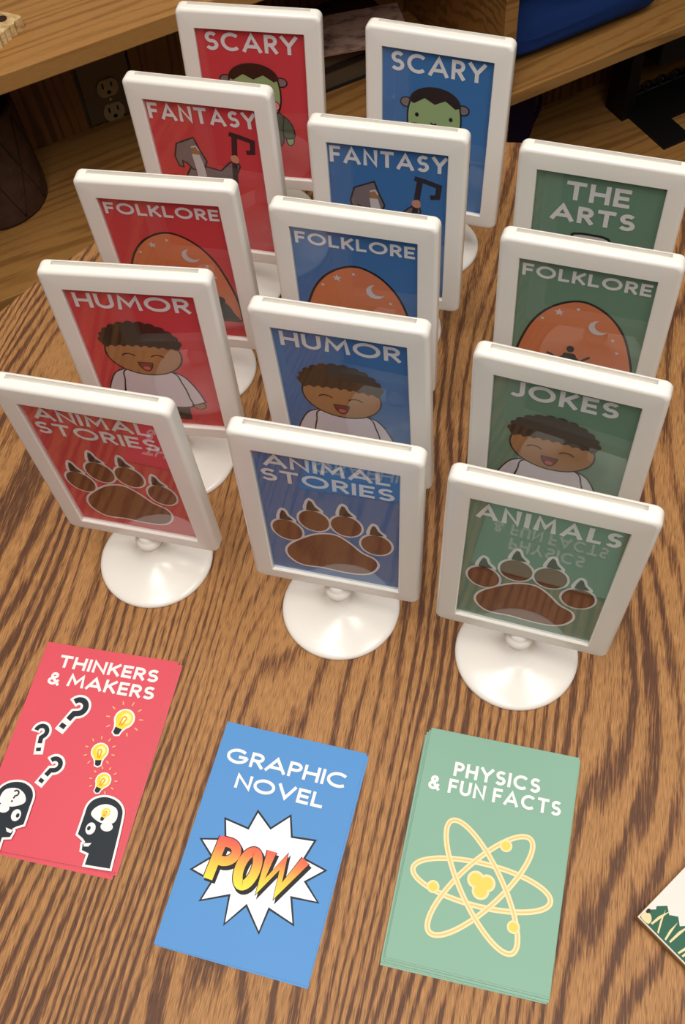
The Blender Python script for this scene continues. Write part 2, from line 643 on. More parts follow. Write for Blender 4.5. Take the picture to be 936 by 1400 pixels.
b = MB()
b.lathe([(32, -75), (32, -73.8), (28, -72.5), (6, -70.5), (4.6, -69)], BLACK, 48)
b.build('foot', tb)

# ------------------------------------------------------------------ sign frames
OW, OH = 8.935, 14.326          # opening
Z0 = 5.19                       # bottom of the opening above the table
ZC = Z0 + OH / 2
FW, FT, FB = 11.75, 8.80, -8.45  # outer width, top and bottom from the opening's centre
PIV = 3.6

def rrect(w, z0, z1, r, y, n=6):
    pts = []
    for cx, cz, a0 in ((w / 2 - r, z1 - r, 0), (-w / 2 + r, z1 - r, 90), (-w / 2 + r, z0 + r, 180), (w / 2 - r, z0 + r, 270)):
        for i in range(n + 1):
            a = R(a0 + 90 * i / n)
            pts.append((cx + r * cos(a), y, cz + r * sin(a)))
    return pts

def border_mesh():
    b = MB()
    loops = []
    T = 0.65
    rad = 0.32
    def outer(inset, y):
        return rrect(FW - 2 * inset, FB + inset, FT - inset, max(0.55 - inset * 0.6, 0.2), y)
    def inner(grow, y):
        return rrect(OW + 2 * grow, -OH / 2 - grow, OH / 2 + grow, 0.04 + grow, y)
    loops.append(inner(0.0, -0.30))
    loops.append(inner(0.0, -T + 0.06))
    loops.append(inner(0.06, -T))
    for k in range(7):
        a = R(90 * k / 6)
        loops.append(outer(rad * (1 - sin(a)), -T + rad * (1 - cos(a))))
    for k in range(7):
        a = R(90 * (6 - k) / 6)
        loops.append(outer(rad * (1 - sin(a)), T - rad * (1 - cos(a))))
    loops.append(inner(0.06, T))
    loops.append(inner(0.0, T - 0.06))
    b.rings(loops, PLASTIC, closed=True)
    me = b.mesh('frame_border')
    o = link_mesh('frame_border', me)
    c = MB()
    c.box(-4.95, 4.95, 0.02, 0.36, FT - 0.45, FT + 1, PLASTIC)
    cut = c.build('cutter')
    bo = o.modifiers.new('slot', 'BOOLEAN')
    bo.operation = 'DIFFERENCE'
    bo.object = cut
    bo.solver = 'EXACT'
    bpy.context.view_layer.update()
    dg = bpy.context.evaluated_depsgraph_get()
    me2 = bpy.data.meshes.new_from_object(o.evaluated_get(dg))
    me2.name = 'frame_border'
    bpy.data.objects.remove(o)
    bpy.data.objects.remove(cut)
    # keep broad faces flat and edges round
    bm = bmesh.new()
    bm.from_mesh(me2)
    for e in bm.edges:
        if len(e.link_faces) == 2 and e.calc_face_angle(0) > R(32):
            e.smooth = False
    bm.to_mesh(me2)
    bm.free()
    return me2

def base_mesh():
    b = MB()
    b.lathe([(4.30, 0.0), (4.337, 0.08), (4.33, 0.22), (4.25, 0.34), (4.05, 0.43), (3.6, 0.54), (3.0, 0.68), (2.4, 0.86),
             (1.8, 1.10), (1.35, 1.38), (1.05, 1.7), (0.88, 2.05), (0.8, 2.4)], PLASTIC, 64)
    return b.mesh('base')

def stem_mesh():
    b = MB()
    b.lathe([(0.78, 2.38), (0.76, 2.55), (0.92, 2.66), (1.0, 2.85), (0.98, 3.1), (0.82, 3.28), (0.72, 3.4), (0.7, 3.98)], PLASTIC, 40)
    return b.mesh('stem')

def pane_mesh():
    b = MB()
    b.box(-OW / 2, OW / 2, -0.42, -0.36, -OH / 2, OH / 2, GLASS)
    return b.mesh('clear_pane')

def slab_mesh(m):
    b = MB()
    b.box(-OW / 2, OW / 2, -0.30, -0.24, -OH / 2, OH / 2, m)
    return b.mesh('picture_card')

BORDER, BASE, STEM, PANE = border_mesh(), base_mesh(), stem_mesh(), pane_mesh()
SLAB = {k: slab_mesh(PRINT[k]) for k in PRINT}
CLIP = (-OW / 2 + 0.02, OW / 2 - 0.02, -OH / 2 + 0.02, OH / 2 - 0.02)

# ---- illustrations
def draw_paw(a, tone):
    w, br, dk = INK['white'], INK['brown'], INK['dark_brown']
    toes = ((-3.05, -1.85, 1.0, 1.22, 8), (-1.15, -0.12, 1.0, 1.2, 2), (0.98, -0.08, 1.0, 1.2, -2), (2.92, -1.78, 1.0, 1.22, -8))
    pad = [(-1.9, -2.5), (-0.9, -1.72), (0.2, -1.5), (1.1, -2.2), (1.9, -3.2), (2.75, -3.75), (2.95, -4.6), (2.5, -5.6), (1.7, -6.1), (0.5, -6.2),
           (-0.9, -6.1), (-2.3, -6.2), (-3.05, -5.6), (-3.3, -4.7), (-2.95, -3.7)]
    loop = smooth_loop(pad, 5)
    for cx, cy, rx, ry, t in toes:
        claw = smooth_loop([(cx - 0.58, cy + 1.1), (cx - 0.52, cy + 2.0), (cx - 0.22, cy + 2.62), (cx + 0.12, cy + 2.45), (cx + 0.3, cy + 1.9), (cx + 0.68, cy + 1.4), (cx + 0.5, cy + 1.0)], 5)
        a.poly(claw, w)
        a.poly(ell(cx, cy, rx + 0.15, ry + 0.17, t), w)
    a.line(loop, 0.34, w, True)
    a.poly(loop, br)
    for cx, cy, rx, ry, t in toes:
        a.poly([(cx - 0.42, cy + 1.22), (cx - 0.36, cy + 1.8), (cx - 0.2, cy + 2.38), (cx - 0.02, cy + 2.3), (cx + 0.16, cy + 1.75), (cx + 0.5, cy + 1.32), (cx + 0.1, cy + 1.22)], dk)
        a.poly(ell(cx, cy, rx, ry, t), br)

def draw_boy(a, tone):
    bl, sk = INK['black'], INK['skin']
    # body behind the head
    for s in (-1, 1):
        arm = smooth_line([(s * 1.7 - 0.35, -0.95), (s * 2.6 - 0.35, -1.5), (s * 3.3 - 0.35, -2.9), (s * 3.7 - 0.35, -4.3)], 5) + \
              smooth_line([(s * 2.75 - 0.35, -4.75), (s * 2.3 - 0.35, -3.4), (s * 1.9 - 0.35, -2.4)], 5)
        hand = ell(s * 3.15 - 0.35, -4.75, 0.5, 0.42)
        a.outlined(hand, sk, bl, 0.1)
        a.outlined(arm, INK['lavender'], bl, 0.11)
    pants = [(-2.3, -4.5), (1.95, -4.5), (1.9, -6.5), (-0.1, -6.6), (-0.25, -6.0), (-0.4, -6.6), (-2.3, -6.5)]
    a.outlined(pants, INK['dark_brown'], bl, 0.1)
    body = smooth_loop([(-1.9, -1.0), (1.3, -1.0), (1.95, -2.3), (2.2, -3.8), (2.15, -4.95), (-0.2, -5.1), (-2.55, -4.95), (-2.65, -3.8), (-2.4, -2.3)], 5)
    a.outlined(body, INK['lavender'], bl, 0.11)
    head = ell(-0.33, 0.82, 2.78, 2.28)
    a.outlined(head, sk, bl, 0.12)
    hair = []
    top = [(-0.33 + 2.9 * cos(R(t)), 1.85 + 2.2 * sin(R(t))) for t in range(0, 181, 15)]
    for i in range(len(top) - 1):
        x0, y0 = top[i]
        x1, y1 = top[i + 1]
        mx, my = (x0 + x1) / 2, (y0 + y1) / 2
        d = Vector((mx + 0.33, my - 1.75)).normalized()
        hair += [(x0, y0), (x0 * 0.8 + x1 * 0.2 + d.x * 0.14, y0 * 0.8 + y1 * 0.2 + d.y * 0.14), (mx + d.x * 0.2, my + d.y * 0.2), (x0 * 0.2 + x1 * 0.8 + d.x * 0.14, y0 * 0.2 + y1 * 0.8 + d.y * 0.14)]
    hair.append(top[-1])
    n = 9
    for i in range(n):
        x0 = -3.18 + 5.7 * i / n
        for t in range(1, 6):
            u = t / 6
            hair.append((x0 + 5.7 / n * u, 1.62 - 0.32 * sin(pi * u) + 0.25 * sin(pi * (i + u) / n)))
    a.poly(hair, INK['hair'])
    for cx in (-1.48, 0.66):
        a.line(arc(cx, 0.35, 0.52, 155, 25, 10, 0.42), 0.12, bl)
    mouth = [(-0.95, -0.1)] + [(-0.4 + 0.55 * cos(R(t)), -0.1 - 0.95 * abs(sin(R(t))) ** 1.3) for t in range(180, 361, 15)] + [(0.18, -0.1)]
    a.outlined(mouth, INK['mouth'], bl, 0.08)
    a.poly(ell(-0.38, -0.72, 0.26, 0.2), INK['tongue'])

def star(cx, cy, r, n=5, k=0.42):
    return [(cx + (r if i % 2 == 0 else r * k) * cos(R(90 + 180 * i / n)), cy + (r if i % 2 == 0 else r * k) * sin(R(90 + 180 * i / n))) for i in range(2 * n)]

def draw_night(a, tone):
    bl, w = INK['black'], INK['pale_grey']
    right = [(0.0, 3.95), (1.2, 3.5), (2.3, 2.65), (3.2, 1.2), (3.9, -1.0), (4.25, -3.0), (4.3, -5.2)]
    egg = smooth_loop([(0.0, 3.95), (1.15, 3.6), (2.25, 2.7), (3.2, 1.2), (3.9, -1.0), (4.3, -3.0), (4.32, -4.7), (3.9, -5.25), (0.0, -5.3),
                       (-3.9, -5.25), (-4.32, -4.7), (-4.3, -3.0), (-3.95, -1.0), (-3.25, 1.2), (-2.3, 2.7), (-1.15, 3.6)], 5)
    a.outlined(egg, INK['orange'], bl, 0.18)
    a.poly([(-3.5, -2.9), (-1.5, -2.2), (1.2, -2.3), (3.3, -3.0), (3.9, -5.1), (-3.9, -5.1)], INK['rust'])
    a.poly(star(-1.45, 2.6, 0.36), w)
    for x, y in ((-2.55, 1.75), (2.45, 0.78), (-0.2, 3.2), (2.9, -0.4)):
        a.poly(ell(x, y, 0.12, 0.12, 0, 14), w)
    moon = arc(1.35, 1.75, 0.68, 100, 330, 18) + arc(1.62, 1.95, 0.56, 320, 118, 16)
    a.poly(moon, w)
    # standing storyteller and two listeners in silhouette
    a.poly(ell(-0.32, -0.85, 0.27, 0.34), bl)
    a.poly(smooth_loop([(-0.78, -1.45), (-0.3, -1.3), (0.14, -1.45), (0.2, -2.6), (0.35, -4.3), (-0.32, -4.6), (-1.0, -4.3), (-0.8, -2.6)], 4), bl)
    a.line([(-0.6, -1.55), (-1.1, -2.1), (-1.6, -1.75), (-1.95, -1.6)], 0.2, bl)
    a.line([(0.0, -1.55), (0.45, -2.05), (0.85, -1.6), (1.12, -1.35)], 0.2, bl)
    for s, cx in ((1, 2.9), (-1, -3.0)):
        a.poly(ell(cx, -2.9, 0.36, 0.42), bl)
        a.poly(smooth_loop([(cx - 0.5, -3.3), (cx + 0.4, -3.25), (cx + 0.9, -4.4), (cx + 1.1, -5.15), (cx - 1.1, -5.15), (cx - 0.8, -4.3)], 4), bl)
        a.line([(cx - 0.5 * s, -3.7), (cx - 1.1 * s, -4.2), (cx - 0.5 * s, -4.6)], 0.22, bl)
    a.poly([(-4.1, -5.0), (4.1, -5.0), (4.25, -5.35), (-4.25, -5.35)], INK['dark_brown'])

def draw_wizard(a, tone):
    bl, gr = INK['staff'], INK['grey']
    robe = [(-1.6, 1.25), (-0.2, 1.15), (0.8, 0.95), (1.55, 1.75), (2.25, 2.3), (2.5, 1.6), (1.9, 0.2), (0.9, -0.8), (1.5, -3.6), (2.0, -6.4), (-3.4, -6.4), (-2.8, -2.6), (-2.2, 0.2)]
    a.outlined(robe, gr, bl, 0.14)
    a.line([(2.42, 4.45), (2.15, 2.4), (1.95, 0.6), (1.75, -2.4), (1.6, -6.3)], 0.46, bl)
    a.line([(2.0, 4.62), (2.75, 4.45), (3.85, 4.1), (3.75, 3.1), (3.2, 3.02)], 0.42, bl)
    a.poly(smooth_loop([(1.85, 2.5), (2.3, 2.65), (2.5, 2.25), (2.35, 1.9), (1.9, 2.0)], 4), INK['skin_light'])
    hood = [(-1.05, 3.9), (-2.6, 3.15), (-2.95, 1.9), (-2.75, 1.0), (-2.4, 0.9), (-2.35, 1.5), (-2.0, 1.35), (-1.6, 0.8), (-0.7, 0.75), (-0.28, 1.75), (-0.7, 2.8)]
    a.outlined(hood, gr, bl, 0.14)
    a.poly([(-1.45, 3.0), (-1.1, 3.15), (-0.75, 2.75), (-0.8, 2.2), (-1.35, 2.2)], INK['skin'])
    a.poly([(-1.45, 2.3), (-0.8, 2.3), (-0.6, 1.4), (-0.45, -1.0), (-0.95, -2.2), (-1.35, -1.0), (-1.3, 0.6)], INK['pale_grey'])
    a.line([(-1.4, 2.95), (-1.0, 3.1), (-0.78, 2.7)], 0.12, INK['pale_grey'])

def draw_monster(a, tone):
    """plain friendly round-eared green creature"""
    bl, gn = INK['black'], INK['monster_green']
    for s in (-1, 1):
        leg = [(s * 0.35, -3.6), (s * 1.75, -3.6), (s * 1.7, -6.3), (s * 0.4, -6.3)]
        a.outlined(leg, INK['dark_brown'], bl, 0.1)
        a.outlined(ell(s * 1.1, -6.5, 0.75, 0.33), INK['grey'], bl, 0.08)
        a.outlined(smooth_loop([(s * 2.55, -2.6), (s * 2.95, -2.7), (s * 3.0, -3.4), (s * 2.6, -3.7), (s * 2.35, -3.2)], 4), gn, bl, 0.1)
        a.outlined(smooth_loop([(s * 1.5, -0.6), (s * 2.3, -0.75), (s * 2.95, -1.6), (s * 3.1, -2.75), (s * 2.3, -2.95), (s * 1.9, -2.0)], 4), INK['coat_green'], bl, 0.1)
    a.outlined(smooth_loop([(-1.9, -0.4), (1.9, -0.4), (2.1, -2.0), (1.9, -3.75), (0, -3.9), (-1.9, -3.75), (-2.1, -2.0)], 4), INK['coat_green'], bl, 0.1)
    for s in (-1, 1):
        a.outlined(ell(s * 2.35 - 0.1, 2.55, 0.5, 0.42), INK['grey'], bl, 0.1)
    head = smooth_loop([(-1.75, 3.35), (-0.1, 4.0), (1.6, 3.35), (2.1, 2.0), (2.05, 0.3), (1.5, -0.6), (-0.1, -0.8), (-1.7, -0.6), (-2.25, 0.3), (-2.3, 2.0)], 5)
    a.outlined(head, gn, bl, 0.13)
    hair = [(2.08, 2.7)] + arc(-0.08, 2.7, 2.16, 12, 168, 22, 1.5) + [(-2.24, 2.7)]
    n = 5
    for i in range(n):
        x0 = -2.24 + 4.3 * i / n
        for t in range(1, 7):
            u = t / 6
            hair.append((x0 + 4.3 / n * u, 2.72 + 0.25 * (1 - abs(2 * u - 1)) * (1 if i % 2 else -1) + 0.2 * sin(pi * (i + u) / n)))
    a.poly(hair, INK['hair'])
    for cx in (-1.55, 1.3):
        a.poly(ell(cx, 1.55, 0.16, 0.2, 0, 16), bl)
    a.line(arc(-0.12, 1.1, 0.24, 200, 340, 8), 0.12, bl)
    for cx in (-1.65, 1.45):
        a.outlined(ell(cx, 0.25, 0.52, 0.5), INK['pink'], bl, 0.07)

def draw_arts(a, tone):
    bl = INK['black']
    a.outlined(smooth_loop([(-1.5, 1.35), (-1.05, 1.78), (0.0, 1.84), (0.9, 1.78), (1.35, 1.3), (1.4, -1.2), (0.9, -3.0), (0.0, -3.9), (-0.9, -3.0), (-1.45, -1.2)], 5), INK['pale_grey'], bl, 0.22)
    for cx in (-0.65, 0.55):
        a.poly(ell(cx, -0.6, 0.32, 0.2), bl)
    a.line(arc(-0.05, -1.9, 0.6, 200, 340, 10), 0.16, bl)

def words(a, lines):
    for s, x0, x1, y0, y1, w in lines:
        text(a, s, x0, x1, y0, y1, w, INK['white'])

WORDS = {
    'animal_stories': [('ANIMAL', -3.9, 3.85, 5.42, 6.68, 0.26), ('STORIES', -4.2, 4.12, 3.82, 5.12, 0.26)],
    'animals': [('ANIMALS', -4.05, 4.22, 4.98, 6.5, 0.31)],
    'humor': [('HUMOR', -4.05, 3.98, 5.3, 6.68, 0.28)],
    'jokes': [('JOKES', -3.5, 3.25, 5.28, 6.75, 0.31)],
    'folklore': [('FOLKLORE', -4.25, 4.25, 5.5, 6.58, 0.23)],
    'fantasy': [('FANTASY', -4.35, 4.4, 5.3, 6.75, 0.28)],
    'scary': [('SCARY', -3.8, 3.85, 5.15, 6.8, 0.31)],
    'the_arts': [('THE', -2.3, 2.2, 4.8, 6.42, 0.34), ('ARTS', -3.2, 2.85, 2.8, 4.32, 0.34)],
}
DRAW = {'animal_stories': ('paw_print', draw_paw), 'animals': ('paw_print', draw_paw), 'humor': ('laughing_boy', draw_boy), 'jokes': ('laughing_boy', draw_boy),
        'folklore': ('night_scene', draw_night), 'fantasy': ('hooded_wizard', draw_wizard), 'scary': ('green_monster', draw_monster), 'the_arts': ('white_mask', draw_arts)}
ART_CACHE = {}
def art_meshes(topic):
    if topic not in ART_CACHE:
        a = Art(clip=CLIP)
        DRAW[topic][1](a, None)
        t = Art(base=0.03, clip=CLIP)
        words(t, WORDS[topic])
        ART_CACHE[topic] = (a.mesh(DRAW[topic][0], recalc=False), t.mesh('lettering', recalc=False))
    return ART_CACHE[topic]

SPOTS = [
    ('R1', 'red', 'animal_stories', -14.554, 41.825, -19.02, 1.99, -0.16),
    ('R2', 'red', 'humor', -12.460, 51.104, -13.04, 0.02, 0.34),
    ('R3', 'red', 'folklore', -10.286, 60.195, -14.93, 2.01, 0.12),
    ('R4', 'red', 'fantasy', -7.335, 69.793, -19.37, -0.48, 0.05),
    ('R5', 'red', 'scary', -3.670, 78.454, -13.41, -0.81, 2.05),
    ('B1', 'blue', 'animal_stories', -0.869, 35.913, -18.57, 0.15, 1.28),
    ('B2', 'blue', 'humor', 1.410, 45.132, -20.48, 0.09, -1.17),
    ('B3', 'blue', 'folklore', 2.887, 54.181, -20.03, 0.03, 0.21),
    ('B4', 'blue', 'fantasy', 6.020, 62.385, -18.68, -0.61, 0.52),
    ('B5', 'blue', 'scary', 10.837, 72.000, -23.44, -3.39, 0.74),
    ('G1', 'green', 'animals', 11.153, 30.631, -21.79, -0.02, 1.56),
    ('G2', 'green', 'jokes', 14.447, 38.885, -25.36, 0.05, -0.52),
    ('G3', 'green', 'folklore', 17.897, 48.486, -23.74, 0.09, -0.81),
    ('G4', 'green', 'the_arts', 20.62, 56.80, -23.87, 0.07, -0.65),
]
LABEL = {
    'animal_stories': 'white stand frame with %s card reading ANIMAL STORIES above a brown paw print',
    'animals': 'white stand frame with %s card reading ANIMALS above a brown paw print',
    'humor': 'white stand frame with %s card reading HUMOR above a laughing curly-haired boy',
    'jokes': 'white stand frame with %s card reading JOKES above a laughing curly-haired boy',
    'folklore': 'white stand frame with %s card reading FOLKLORE above an orange night scene',
    'fantasy': 'white stand frame with %s card reading FANTASY above a grey hooded wizard',
    'scary': 'white stand frame with %s card reading SCARY above a green monster',
    'the_arts': 'white stand frame with %s card reading THE ARTS',
}
for key, tone, topic, x, y, yaw, lx, ly in SPOTS:
    t = empty('sign_frame', (x, y, 0), R(yaw))
    tag(t, LABEL[topic] % tone, 'sign', 'white sign frames standing on the round table')
    link_mesh('base', BASE, t)
    tilt = (Matrix.Translation((0, 0, PIV * S)) @ Matrix.Rotation(R(ly), 4, 'Y') @ Matrix.Rotation(R(lx), 4, 'X') @ Matrix.Translation((0, 0, -PIV * S)))
    lift = Matrix.Translation((0, 0, ZC * S))
    o = link_mesh('stem', STEM, t)
    o = link_mesh('frame_border', BORDER, t)
    o.matrix_local = tilt @ lift
    c = link_mesh('picture_card', SLAB[tone], t)
    c.matrix_local = tilt @ lift
    c['label'] = tone + ' printed card'
    am, tm = art_meshes(topic)
    flat = Matrix.Translation((0, -0.30 * S, 0)) @ Matrix.Rotation(R(90), 4, 'X')
    o = link_mesh(am.name.split('.')[0], am, c)
    o.matrix_local = flat
    o = link_mesh('lettering', tm, c)
    o.matrix_local = flat
    o['label'] = 'white capital lettering'
    o = link_mesh('clear_pane', PANE, t)
    o.matrix_local = tilt @ lift

# ------------------------------------------------------------------ loose card stacks
CT = 0.045
def card_mesh(m, curl=0.0, w=10.0, h=15.0):
    b = MB()
    vs, fs = [], []
    n = 8
    for j in range(n + 1):
        for i in range(n + 1):
            x, y = -w / 2 + w * i / n, -h / 2 + h * j / n
            vs.append((x, y, CT))
    k = (n + 1) ** 2
    vs += [(x, y, 0.0) for x, y, z in vs]
    for j in range(n):
        for i in range(n):
            q = j * (n + 1) + i
            fs.append((q, q + 1, q + n + 2, q + n + 1))
    b.add(vs[:k], fs, m)
    b.add(vs[k:], [tuple(reversed(f)) for f in fs], PAPER)
    rim = [i for i in range(n + 1)] + [j * (n + 1) + n for j in range(1, n + 1)] + [n * (n + 1) + i for i in range(n - 1, -1, -1)] + [j * (n + 1) for j in range(n - 1, 0, -1)]
    b.add([vs[i] for i in rim] + [vs[i + k] for i in rim], [(len(rim) + i, len(rim) + (i + 1) % len(rim), (i + 1) % len(rim), i) for i in range(len(rim))], PAPER)
    return b.mesh('printed_card', recalc=False)

def art_thinkers(a):
    w, nv = INK['white'], INK['navy']
    def qmark(cx, cy, h, rot, wd, ink=nv, halo=True):
        hook = arc(0, 0.26, 0.21, 165, -60, 14) + [(0.02, 0.02), (0.0, -0.2)]
        dot = [(-0.01, -0.36), (-0.01, -0.5)]
        def tr(P):
            c, s = cos(R(rot)), sin(R(rot))
            return [(cx + h * (c * x - s * y), cy + h * (s * x + c * y)) for x, y in P]
        if halo:
            a.line(tr([(hook[0][0] - 0.02, hook[0][1] - 0.06)] + hook[:-1] + [(0, -0.62)]), wd * h + 0.34, w)
        a.line(tr(hook), wd * h, nv)
        a.line(tr(dot), wd * h * 1.05, nv)
    qmark(-1.28, 2.45, 2.45, -22, 0.17)
    qmark(-2.95, 0.35, 1.9, 12, 0.17)
    qmark(-1.5, -1.75, 1.95, -22, 0.17)
    def bulb(cx, cy, r, rot, rays=True, halo=True):
        c, s = cos(R(rot)), sin(R(rot))
        T = lambda P: [(cx + c * x - s * y, cy + s * x + c * y) for x, y in P]
        bodyp = T([(r * cos(R(t)), r * sin(R(t))) for t in range(-50, 231, 10)] + [(-r * 0.42, -r * 1.25), (r * 0.42, -r * 1.25)])
        cap = T([(-0.42 * r, -1.2 * r), (0.42 * r, -1.2 * r), (0.36 * r, -1.85 * r), (0, -2.02 * r), (-0.36 * r, -1.85 * r)])
        if halo:
            a.line(bodyp, r * 0.42, w, True)
            a.line(cap, r * 0.36, w, True)
        if rays:
            for k in range(9):
                t = R(-50 + 280 * k / 8)
                p0 = (1.7 * r * cos(t), 1.7 * r * sin(t))
                p1 = (2.15 * r * cos(t), 2.15 * r * sin(t))
                a.line(T([p0, p1]), 0.09, INK['peach'])
        a.poly(bodyp, INK['yellow'])
        a.poly(T(ell(r * 0.15, r * 0.1, r * 0.6, r * 0.62)), INK['pale_yellow'])
        a.line(T([(-0.25 * r, 0.0), (-0.1 * r, -0.9 * r)]), 0.12 * r + 0.03, INK['amber'])
        a.line(T([(0.25 * r, 0.0), (0.1 * r, -0.9 * r)]), 0.12 * r + 0.03, INK['amber'])
        a.line(T(arc(0, 0, r * 0.25, 200, -20, 8)), 0.1 * r + 0.03, INK['amber'])
        a.poly(cap, nv)
    bulb(2.48, 2.72, 0.62, -14)
    bulb(1.52, 0.14, 0.52, 10)
    bulb(2.42, -1.78, 0.46, -14)
    headR = smooth_line([(1.92, -4.3), (1.95, -3.6), (2.3, -3.1), (3.0, -2.85), (3.8, -3.0), (4.35, -3.5), (4.5, -4.3), (4.6, -5.6), (4.7, -7.3)], 5) + \
        [(3.0, -7.35), (3.02, -6.62), (2.5, -6.5), (2.42, -6.1), (2.55, -5.95), (2.3, -5.75), (1.9, -5.55), (1.9, -5.2)]
    def head(T):
        P = T(headR)
        a.line(P, 0.3, w, True)
        a.poly(P, nv)
        a.poly(T(smooth_loop([(2.35, -4.15), (2.55, -3.6), (3.2, -3.3), (3.95, -3.5), (4.15, -4.1), (3.9, -4.5), (3.1, -4.55)], 5)), w)
        a.poly(T(ell(3.65, -4.75, 0.42, 0.3)), w)
        a.poly(T(ell(2.62, -5.05, 0.33, 0.4)), w)
        a.poly(T(ell(2.5, -5.05, 0.12, 0.15)), nv)
        a.poly(T([(2.45, -6.05), (3.0, -5.95), (2.85, -6.2), (2.55, -6.25)]), w)
    head(lambda P: P)
    bulb(3.3, -3.85, 0.3, -14, rays=False, halo=False)
    head(lambda P: [(-x - 0.02, y - 0.06) for x, y in P])
    qmark(-3.2, -3.9, 0.85, -8, 0.13, halo=False)

def art_burst(a):
    out = [(-1.08, 2.0), (1.12, 2.22), (3.14, 1.04), (4.3, -0.63), (4.34, -2.66), (3.19, -4.32), (1.22, -5.3), (-1.06, -5.34), (-3.01, -4.33), (-4.2, -2.63), (-4.21, -0.63), (-3.06, 1.02)]
    inn = [(0.07, 1.1), (1.58, 0.9), (2.74, -0.25), (3.2, -1.62), (2.6, -2.75), (1.42, -3.76), (-0.03, -3.91), (-1.28, -3.57), (-2.64, -3.01), (-3.13, -1.56), (-2.62, -0.27), (-1.37, 0.75)]
    P = []
    for o_, i_ in zip(out, inn):
        P += [o_, i_]
    a.outlined(P, INK['lilac_white'], INK['navy'], 0.13)

def pow_strokes():
    def it(P):
        return [(x + 0.13 * (y + 1.6), y) for x, y in P]
    Pp = it([(-2.78, -2.95), (-2.92, -0.15)])
    Pb = it([(-2.92, -0.42)] + arc(-2.45, -1.05, 0.72, 80, -80, 12, 0.62) + [(-2.85, -1.66)])
    O = [(-0.62 + 0.52 * cos(R(t)) + 0.10 * sin(R(t)), -1.72 + 1.1 * sin(R(t))) for t in range(0, 360, 10)]
    Wd = it([(0.42, -0.3), (0.62, -2.6), (1.42, -0.75), (1.78, -2.6), (2.72, -0.35)])
    return [(Pp, False), (Pb, False), (O, True), (Wd, False)]

def art_pow(a, grad):
    st = pow_strokes()
    k = INK['black']
    for P, c in st:
        a.line([(x + 0.16, y - 0.16) for x, y in P], 0.76, k, c)
    for P, c in st:
        a.line(P, 0.74, k, c)
    for P, c in st:
        a.line(P, 0.62, grad, c)

POWM = bpy.data.materials.new('red_to_yellow_ink')
g_ = NT(POWM)
sx_ = g_.n('ShaderNodeSeparateXYZ')
g_.l(g_.n('ShaderNodeTexCoord').outputs['Object'], sx_.inputs[0])
g_.l(g_.ramp(g_.math('MULTIPLY_ADD', sx_.outputs[1], 1 / 0.03, 1.0), [(0.0, (246, 222, 60)), (0.35, (246, 190, 56)), (0.7, (238, 118, 62)), (1.0, (226, 62, 66))]), g_.b.inputs['Base Color'])
g_.b.inputs['Roughness'].default_value = 0.5

def art_atom(a):
    cx, cy = -0.02, -2.02
    cr, tn, gd = INK['cream'], INK['tan_line'], INK['gold']
    for rot in (0, 54, 126):
        E = ell(cx, cy, 4.36, 1.32, rot - 1, 72)
        a.line(E, 0.34, cr, True)
        a.line(E, 0.09, tn, True)
    for x, y in ((1.14, 0.71), (-2.92, -2.79), (2.33, -4.07)):
        a.poly(ell(x, y, 0.40, 0.40), cr)
        a.poly(ell(x, y, 0.28, 0.28), gd)
    L = ((-0.38, -1.78), (0.32, -1.86), (0.02, -2.4))
    for x, y in L:
        a.poly(ell(x, y, 0.55, 0.55), cr)
    for x, y in L:
        a.poly(ell(x, y, 0.40, 0.40), gd)

def stack(tone, x, y, yaw, offs, label_top, label_under, group):
    """offs: (dx, dy, degrees) of every card from the lowest to the topmost"""
    me = card_mesh(CARD[tone])
    z = 0.0
    for k, (dx, dy, da) in enumerate(offs):
        o = link_mesh('printed_card', me)
        a = R(yaw)
        o.location = ((x + dx * cos(a) - dy * sin(a)) * S, (y + dx * sin(a) + dy * cos(a)) * S, z * S)
        o.rotation_euler = (0, 0, R(yaw + da))
        z += CT + 0.015
        if k == len(offs) - 1:
            tag(o, label_top, 'card', group)
        else:
            tag(o, label_under[k], 'card', group)
    return o

top = stack('red', -19.95, 27.0, -16.6, [(0.12, -0.28, -1.2), (0.3, -0.05, -0.6), (0.14, 0.05, 0.5), (0, 0, 0)],
            'coral red card reading THINKERS & MAKERS with question marks and bulbs, topmost of its stack',
            ['lowest red card of the stack at left, poking out at its bottom edge', 'red card just above the lowest one in the left stack', 'red card directly beneath the THINKERS & MAKERS card'],
            'red cards stacked at the left of the table')
a = Art()
text(a, 'THINKERS', -3.6, 3.95, 5.72, 6.68, 0.21, INK['white'])
text(a, '&', -3.95, -3.05, 4.3, 5.28, 0.2, INK['white'])
text(a, 'MAKERS', -2.45, 4.05, 4.38, 5.36, 0.21, INK['white'])
o = a.build('lettering', top, recalc=False)
o.location = (0, 0, CT * S)
o['label'] = 'white capital lettering'
a = Art()
art_thinkers(a)
o = a.build('heads_and_bulbs', top, recalc=False)
o.location = (0, 0, CT * S)

top = stack('blue', -7.44, 19.16, -20.0, [(0.12, -0.1, -0.5), (0, 0, 0)],
            'blue card reading GRAPHIC NOVEL with a POW starburst, on top of another blue card',
            ['blue card almost hidden beneath the GRAPHIC NOVEL card'], 'blue cards stacked in the middle of the table front')
a = Art()
text(a, 'GRAPHIC', -4.3, 4.15, 4.75, 5.8, 0.21, INK['white'])
text(a, 'NOVEL', -3.15, 2.98, 3.15, 4.15, 0.21, INK['white'])
o = a.build('lettering', top, recalc=False)
o.location = (0, 0, CT * S)
o['label'] = 'white capital lettering'
a = Art()
art_burst(a)
o = a.build('starburst', top, recalc=False)
o.location = (0, 0, CT * S)
a = Art(base=0.02)
art_pow(a, POWM)
o = a.build('comic_word', top, recalc=False)
o.location = (0, 0, CT * S)
o['label'] = 'red to yellow comic lettering POW'

